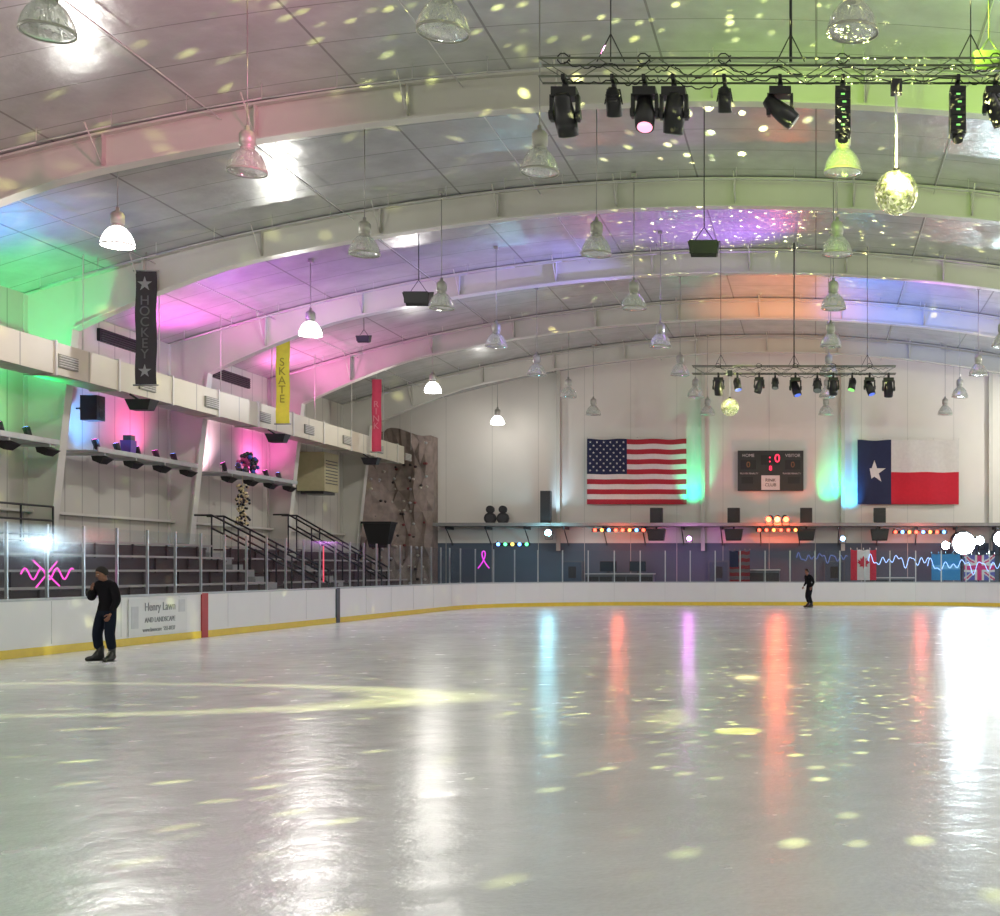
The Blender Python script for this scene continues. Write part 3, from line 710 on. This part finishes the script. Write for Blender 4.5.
def ball(x,y,z,r,top):
    b=MB(); b.sph((0,0,0),r,0,40,24,sm=False); b.cyl((0,0,r*.97),(0,0,r*1.12),.05,n=10,mi=1); b.cyl((0,0,r*1.1),(0,0,top-z),.018,n=8,mi=2); b.box((0,0,top-z-.1),(.16,.16,.2),1)
    return b.build('mirror_ball',[mball,m_dark,m_cord],(x,y,z))
b1=ball(1.17,18,7.13,.315,8.75); b2=ball(-2.9,42.6,7.25,.31,8.5)
l1=light('mirror_ball_sparkle','POINT',(1.17,17.5,7.13),(1,1,1),1,radius=.01); gobo(l1.data,29,.05,.24,30000,(.92,1,.28),.12)
l2=light('mirror_ball_sparkle','POINT',(-2.9,42.0,7.5),(1,1,1),1,radius=.01); gobo(l2.data,22,.05,.22,15000,(.95,1,.32),.25)
for l,bb in ((l1,b1),(l2,b2)): 
    l.parent=bb; l.location=(0,-.45,.1)
# colour washes from stage fixtures
KW=3.2
def wash(p,t,c,pw,ang,blend=.9,par_=None): light('stage_wash_light','SPOT',p,c,pw*KW,t,ang,blend,.1,par_)
wash((-1.5,18.0,9.3),(2.5,30,13),(.50,1,.08),800,75)
wash((2.0,18.0,9.3),(8,27,12.5),(.50,1,.06),900,70)
wash((.5,21,9.0),(.52,23.2,9.4),(.85,1,.1),120,40)
wash((-3.0,18.0,9.2),(-16,26,11.6),(1,.2,.45),1500,50)
wash((-21.4,33,5.8),(-21.6,35,9.6),(.0,1,.28),300,95)
wash((-20.9,30,8.3),(-20.6,31.0,10.5),(.1,.25,1),330,100)
wash((-21.3,41.5,8.0),(-20.3,41.5,10.6),(1,.10,.8),280,120)
wash((-21.3,49.5,8.0),(-20.0,50,10.6),(1,.2,.65),280,120)
wash((-18.5,38,8.0),(-17.0,40,11),(.6,.12,1),260,110)
wash((-1,43,9.0),(-3.8,40.5,13),(.45,.12,1),700,85)
wash((-1.0,44,9.0),(-1.2,50,13),(1,.25,.06),900,60)
wash((0.6,44,9.0),(3.5,50.5,13),(.1,.2,1),1500,60)
wash((2.2,43,9.0),(6,47,13),(.6,.2,1),600,60)
wash((-3,42,9.0),(-13,44,12),(.30,.25,1),1300,60)
wash((-21.6,37.9,5.6),(-22.6,38.2,6.6),(.1,.4,1),140,130)
wash((-21.6,41.5,5.6),(-22.6,41.2,6.6),(1,.10,.4),110,130)
wash((-21.6,46.3,5.6),(-22.6,46.0,6.6),(1,.6,.8),150,130)
wash((-21.6,50.2,5.6),(-22.6,50.5,6.6),(1,.10,.55),120,130)
wash((-21.6,34.0,5.6),(-22.6,34.5,6.6),(.2,1,.25),40,130)
wash((-6.45,63.7,4.2),(-6.3,65,6.6),(.0,1,.40),330,52)
wash((.15,63.6,4.25),(.9,64.95,6.4),(.0,1,.35),260,46)
wash((1.9,63.7,4.1),(1.8,65,6.0),(.05,.5,1),300,52)
wash((-13.4,63.7,4.2),(-13.5,65,6.0),(.5,.75,1),60,60)
light('narrow_beam_light','SPOT',(-.1,17.7,8.3),(1,1,.12),5200,(-.81,13.2,0),3.4,.5,.02)
# profile spotlight that throws a soft ring onto the ice
ps=empty('profile_spotlight',(-11.2,16.6,8.7))
b=MB(); b.cyl((0,0,.10),(0,0,.55),.10,.14,n=18); b.cyl((0,0,.55),(0,0,.75),.14,.09,n=18); b.cyl((0,0,.02),(0,0,.10),.13,.11,n=18)
for s in (-1,1): b.cyl((s*.17,0,.4),(s*.17,0,.9),.015,n=6)
b.cyl((-.17,0,.9),(.17,0,.9),.015,n=6); b.cyl((0,0,.9),(0,0,roof(-11.2)-8.72),.015,n=6); b.build('spotlight_body',[m_black],parent=ps)
l=light('ring_beam','SPOT',(0,0,0),(1,1,.42),1,angle=92,blend=.1,radius=.02); l.parent=ps
d=l.data; d.use_nodes=True; nt=d.node_tree; L=nt.links.new
em=[n for n in nt.nodes if n.type=='EMISSION'][0]; tc=N(nt,'ShaderNodeTexCoord'); sp=N(nt,'ShaderNodeSeparateXYZ'); L(tc.outputs['Normal'],sp.inputs[0])
az=M(nt,'ABSOLUTE',sp.outputs['Z']); dx=M(nt,'DIVIDE',M(nt,'DIVIDE',sp.outputs['X'],az),.70); dy=M(nt,'DIVIDE',M(nt,'DIVIDE',sp.outputs['Y'],az),.245)
rr=M(nt,'SQRT',M(nt,'ADD',M(nt,'MULTIPLY',dx,dx),M(nt,'MULTIPLY',dy,dy)))
tipf=M(nt,'DIVIDE',M(nt,'ABSOLUTE',dx),M(nt,'MAXIMUM',rr,.01))
kk=M(nt,'SUBTRACT',8.0,M(nt,'MULTIPLY',M(nt,'POWER',tipf,3.0),3.0))
f=M(nt,'SUBTRACT',1.0,M(nt,'MULTIPLY',M(nt,'ABSOLUTE',M(nt,'SUBTRACT',rr,1.0)),kk),clamp=True)
L(M(nt,'MULTIPLY',M(nt,'MULTIPLY',f,M(nt,'ADD',.25,M(nt,'POWER',tipf,3.0))),6500.0),em.inputs['Strength'])

# ---------------------------------------------------------------- people
def skinmesh(name,nodes,edges,root,mats,parent,sub=2):
    names=list(nodes); idx={n:i for i,n in enumerate(names)}
    me=bpy.data.meshes.new(name); me.from_pydata([nodes[n][0] for n in names],[(idx[a],idx[b]) for a,b in edges],[])
    o=bpy.data.objects.new(name,me); COL.objects.link(o); o.parent=parent
    bm=bmesh.new(); bm.from_mesh(me); ly=bm.verts.layers.skin.verify(); bm.verts.ensure_lookup_table()
    for n in names:
        v=bm.verts[idx[n]][ly]; r=nodes[n][1]; v.radius=r if hasattr(r,'__len__') else (r,r); v.use_root=(n==root)
    bm.to_mesh(me); bm.free()
    for m in mats: me.materials.append(m)
    sk=o.modifiers.new('skin','SKIN'); sk.use_smooth_shade=True; sk.branch_smoothing=.4
    ss=o.modifiers.new('sub','SUBSURF'); ss.levels=sub; ss.render_levels=sub
    return o
def clothes(name,top,bot,zw=.97):
    m=bpy.data.materials.new(name); m.use_nodes=True; nt=m.node_tree; B=nt.nodes['Principled BSDF']; L=nt.links.new
    tc=N(nt,'ShaderNodeTexCoord'); sp=N(nt,'ShaderNodeSeparateXYZ'); L(tc.outputs['Object'],sp.inputs[0])
    nz=N(nt,'ShaderNodeTexNoise'); nz.inputs['Scale'].default_value=9; L(tc.outputs['Object'],nz.inputs['Vector'])
    q=N(nt,'ShaderNodeMix',data_type='RGBA'); L(M(nt,'GREATER_THAN',sp.outputs['Z'],zw),q.inputs['Factor']); q.inputs['A'].default_value=(*bot,1); q.inputs['B'].default_value=(*top,1)
    L(q.outputs['Result'],B.inputs['Base Color']); B.inputs['Roughness'].default_value=.95; B.inputs['Specular IOR Level'].default_value=.15
    bp=N(nt,'ShaderNodeBump'); bp.inputs['Strength'].default_value=.4; L(nz.outputs['Fac'],bp.inputs['Height']); L(bp.outputs['Normal'],B.inputs['Normal'])
    return m
m_skin=mat('skin',(.26,.12,.08),.6,var=.05); m_hair=mat('dark_hair',(.012,.008,.006),.7); m_eye=mat('eye_white',(.5,.5,.5),.3); m_lip=mat('lips',(.16,.05,.045),.5)
def hand(e,wr,dirv,side,nrm,name,thumb=1):
    wr=Vector(wr);d=Vector(dirv).normalized();s=Vector(side);s=(s-d*s.dot(d)).normalized();n=s.cross(d).normalized()
    if n.dot(Vector(nrm))<0: n=-n
    f=lambda a,b,c:tuple(wr+d*a+s*b+n*c)
    nodes={'w':(f(-.02,0,0),(.026,.022)),'p':(f(.04,0,0),(.036,.018))}; edges=[('w','p')]
    for k,(off,ln) in enumerate(((-.030,.85),(-.010,1.0),(.011,.95),(.031,.75))):
        nodes['k%d'%k]=(f(.085,off,0),.011); nodes['m%d'%k]=(f(.085+.04*ln,off*1.1,.012),.0095); nodes['t%d'%k]=(f(.085+.065*ln,off*1.1,.034),.008)
        edges+=[('p','k%d'%k),('k%d'%k,'m%d'%k),('m%d'%k,'t%d'%k)]
    nodes['th0']=(f(.03,-.038*thumb,.008),.012); nodes['th1']=(f(.065,-.058*thumb,.022),.010); nodes['th2']=(f(.092,-.06*thumb,.034),.009)
    edges+=[('p','th0'),('th0','th1'),('th1','th2')]
    skinmesh(name,nodes,edges,'w',[m_skin],e,1)
def head(e,c,yaw,tilt,hat=False):
    b=MB(); 
    b.sph((0,0,.02),(.074,.092,.100),0,24,16); b.sph((0,-.022,-.055),(.056,.062,.062),0,20,12)
    b.cyl((0,.015,-.16),(0,.01,-.04),.052,.050,n=16)
    b.sph((0,-.098,-.012),(.013,.018,.018),0,10,6); b.cyl((0,-.086,.022),(0,-.10,-.012),.008,.012,n=8)
    for s in (-1,1):
        b.sph((s*.030,-.082,.012),(.014,.010,.009),2,10,6); b.sph((s*.030,-.0905,.012),(.006,.004,.006),1,8,5)
        b.sph((s*.075,.008,.0),(.010,.020,.030),0,10,8)
        b.box((s*.030,-.090,.034),(.030,.006,.006),1)
    b.sph((0,-.083,-.050),(.024,.008,.008),3,12,6)
    vs=[];fs=[];n=24;rg=8
    for j in range(rg+1):
        for i in range(n):
            t=2*math.pi*i/n; front=max(0,-math.sin(t)); lim=2.05-1.0*front**.7
            ph=lim*j/rg; r=1.16
            vs.append((.078*r*math.sin(ph)*math.cos(t),.010+.094*r*math.sin(ph)*math.sin(t),.022+.103*r*math.cos(ph)))
    for j in range(rg):
        for i in range(n): fs.append((j*n+i,(j+1)*n+i,(j+1)*n+(i+1)%n,j*n+(i+1)%n))
    b.add(vs,fs,1,True)
    o=b.build('head',[m_skin,m_hair,m_eye,m_lip],c,e); o.rotation_euler=(tilt,0,yaw); return o
m_boot=mat('skate_boot_black',(.012,.012,.012),.35); m_blade=mat('skate_blade_steel',(.75,.77,.8),.2,.9)
def skate(e,p,yaw,name,pitch=0):
    b=MB()
    secs=[(.10,.035,.10,.20),(.07,.042,.075,.30),(.02,.045,.075,.31),(-.03,.043,.075,.24),(-.08,.045,.075,.165),(-.14,.044,.075,.15),(-.175,.028,.08,.125)]
    vs=[]
    for y,w,z0,z1 in secs:
        for k in range(12):
            a=2*math.pi*k/12; vs.append((w*math.cos(a)*(1.15),y*1.1,(z0+z1)/2+(z1-z0)/2*math.sin(a)))
    fs=[(j*12+i,(j+1)*12+i,(j+1)*12+(i+1)%12,j*12+(i+1)%12) for j in range(len(secs)-1) for i in range(12)]
    fs+=[tuple(range(12)),tuple(range(72,84))]
    b.add(vs,fs,0,True); b.cyl((0,.045,.16),(0,.05,.34),.058,.066,n=14,mi=0)
    b.box((0,-.035,.072),(.085,.29,.016),0)
    b.box((0,-.035,.013),(.006,.33,.026),1); b.box((0,.06,.045),(.035,.06,.05),1); b.box((0,-.12,.045),(.035,.06,.05),1); b.box((0,-.03,.030),(.010,.2,.014),1)
    for k in range(4): b.box((0,-.045-.02*k,.245-.02*k),(.05,.008,.008),1)
    o=b.build(name,[m_boot,m_blade],p,e); o.rotation_euler=(pitch,0,yaw)
def person(loc,rz,J,mc,k=1.0):
    e=empty('ice_skater',loc,rz)
    nd={'pel':(J['pel'],(.145*k,.115*k)),'wa':(J['wa'],(.14*k,.11*k)),'ch':(J['ch'],(.165*k,.125*k)),'nk0':(J['nk0'],(.095*k,.085*k)),'nk1':(J['nk1'],(.060,.060))}
    ed=[('pel','wa'),('wa','ch'),('ch','nk0'),('nk0','nk1')]
    for S in 'lr':
        nd['sh'+S]=(J['sh'+S],.082*k); nd['el'+S]=(J['el'+S],.064*k); nd['wr'+S]=(J['wr'+S],.042*k)
        ed+=[('nk0','sh'+S),('sh'+S,'el'+S),('el'+S,'wr'+S)]
        nd['hp'+S]=(J['hp'+S],(.105*k,.11*k)); nd['kn'+S]=(J['kn'+S],.080*k); nd['cf'+S]=(tuple(Vector(J['kn'+S]).lerp(Vector(J['an'+S]),.4)),.078*k); nd['an'+S]=(J['an'+S],.070*k)
        ed+=[('pel','hp'+S),('hp'+S,'kn'+S),('kn'+S,'cf'+S),('cf'+S,'an'+S)]
    skinmesh('body',nd,ed,'pel',[mc],e)
    head(e,J['head'],J.get('yaw',0),J.get('tilt',0))
    for S,t in (('l',1),('r',-1)):
        w=Vector(J['wr'+S]); d=(w-Vector(J['el'+S])).normalized(); d=(d+Vector(J.get('hd'+S,(0,0,0)))).normalized()
        hand(e,w+d*.03,d,J.get('side'+S,(0,0,1)),J.get('n'+S,(0,1,0)),'hand_'+S,t)
        a=J['an'+S]; sk=J['sk'+S]; skate(e,(a[0],a[1]-.04,sk[0]),sk[1],'skate_'+S,sk[2])
    return e
J1=dict(pel=(0,.04,1.0),wa=(0,.03,1.14),ch=(0,.01,1.33),nk0=(0,-.02,1.46),nk1=(0,-.04,1.53),head=(0,-.075,1.63),tilt=.28,yaw=-.35,
 shl=(.175,-.01,1.43),ell=(.25,.02,1.16),wrl=(.24,-.12,.94),shr=(-.175,-.01,1.43),elr=(-.28,-.04,1.17),wrr=(-.05,-.25,1.34),
 hpl=(.10,.03,.93),knl=(.15,-.06,.56),anl=(.17,-.02,.27),hpr=(-.10,.04,.93),knr=(-.15,-.03,.56),anr=(-.19,.06,.27),
 skl=(0.0,.2,0),skr=(0.0,-.8,0),hdl=(0,0,0),hdr=(0,0,.3),nl=(-1,0,0),nr=(0,1,0),sidel=(0,1,0),sider=(0,0,1))
person((-12.72,22.4,0.0),-.25,J1,clothes('skater_dark_jacket_jeans',(.010,.009,.012),(.010,.014,.026)),1.12)
J2=dict(pel=(0,.04,.99),wa=(0,.02,1.13),ch=(0,-.03,1.33),nk0=(0,-.06,1.46),nk1=(0,-.08,1.52),head=(0,-.12,1.62),tilt=.1,yaw=0,
 shl=(.175,-.05,1.43),ell=(.27,.05,1.18),wrl=(.30,-.08,.98),shr=(-.175,-.05,1.43),elr=(-.26,.06,1.18),wrr=(-.24,-.10,1.0),
 hpl=(.095,.04,.92),knl=(.13,-.08,.57),anl=(.10,.05,.26),hpr=(-.095,.04,.92),knr=(-.15,-.02,.56),anr=(-.22,.14,.28),
 skl=(0.0,0,0),skr=(0.0,-.4,0),sidel=(0,1,0),sider=(0,1,0),nl=(-1,0,0),nr=(1,0,0))
person((-.26,54.5,0.0),-.9,J2,clothes('skater_black_outfit',(.01,.01,.012),(.012,.012,.016)),1.0)

# ---------------------------------------------------------------- world + camera
w=bpy.data.worlds.new('World'); scene.world=w; w.use_nodes=True
w.node_tree.nodes['Background'].inputs[0].default_value=(.5,.5,.5,1); w.node_tree.nodes['Background'].inputs[1].default_value=.3
cam=bpy.data.cameras.new('camera'); co=bpy.data.objects.new('camera',cam); COL.objects.link(co)
co.location=(0,0,1.7); co.rotation_euler=(math.pi/2,0,0); cam.sensor_width=36; cam.lens=45
cam.shift_x=-.315; cam.shift_y=.112; cam.clip_end=300
scene.camera=co
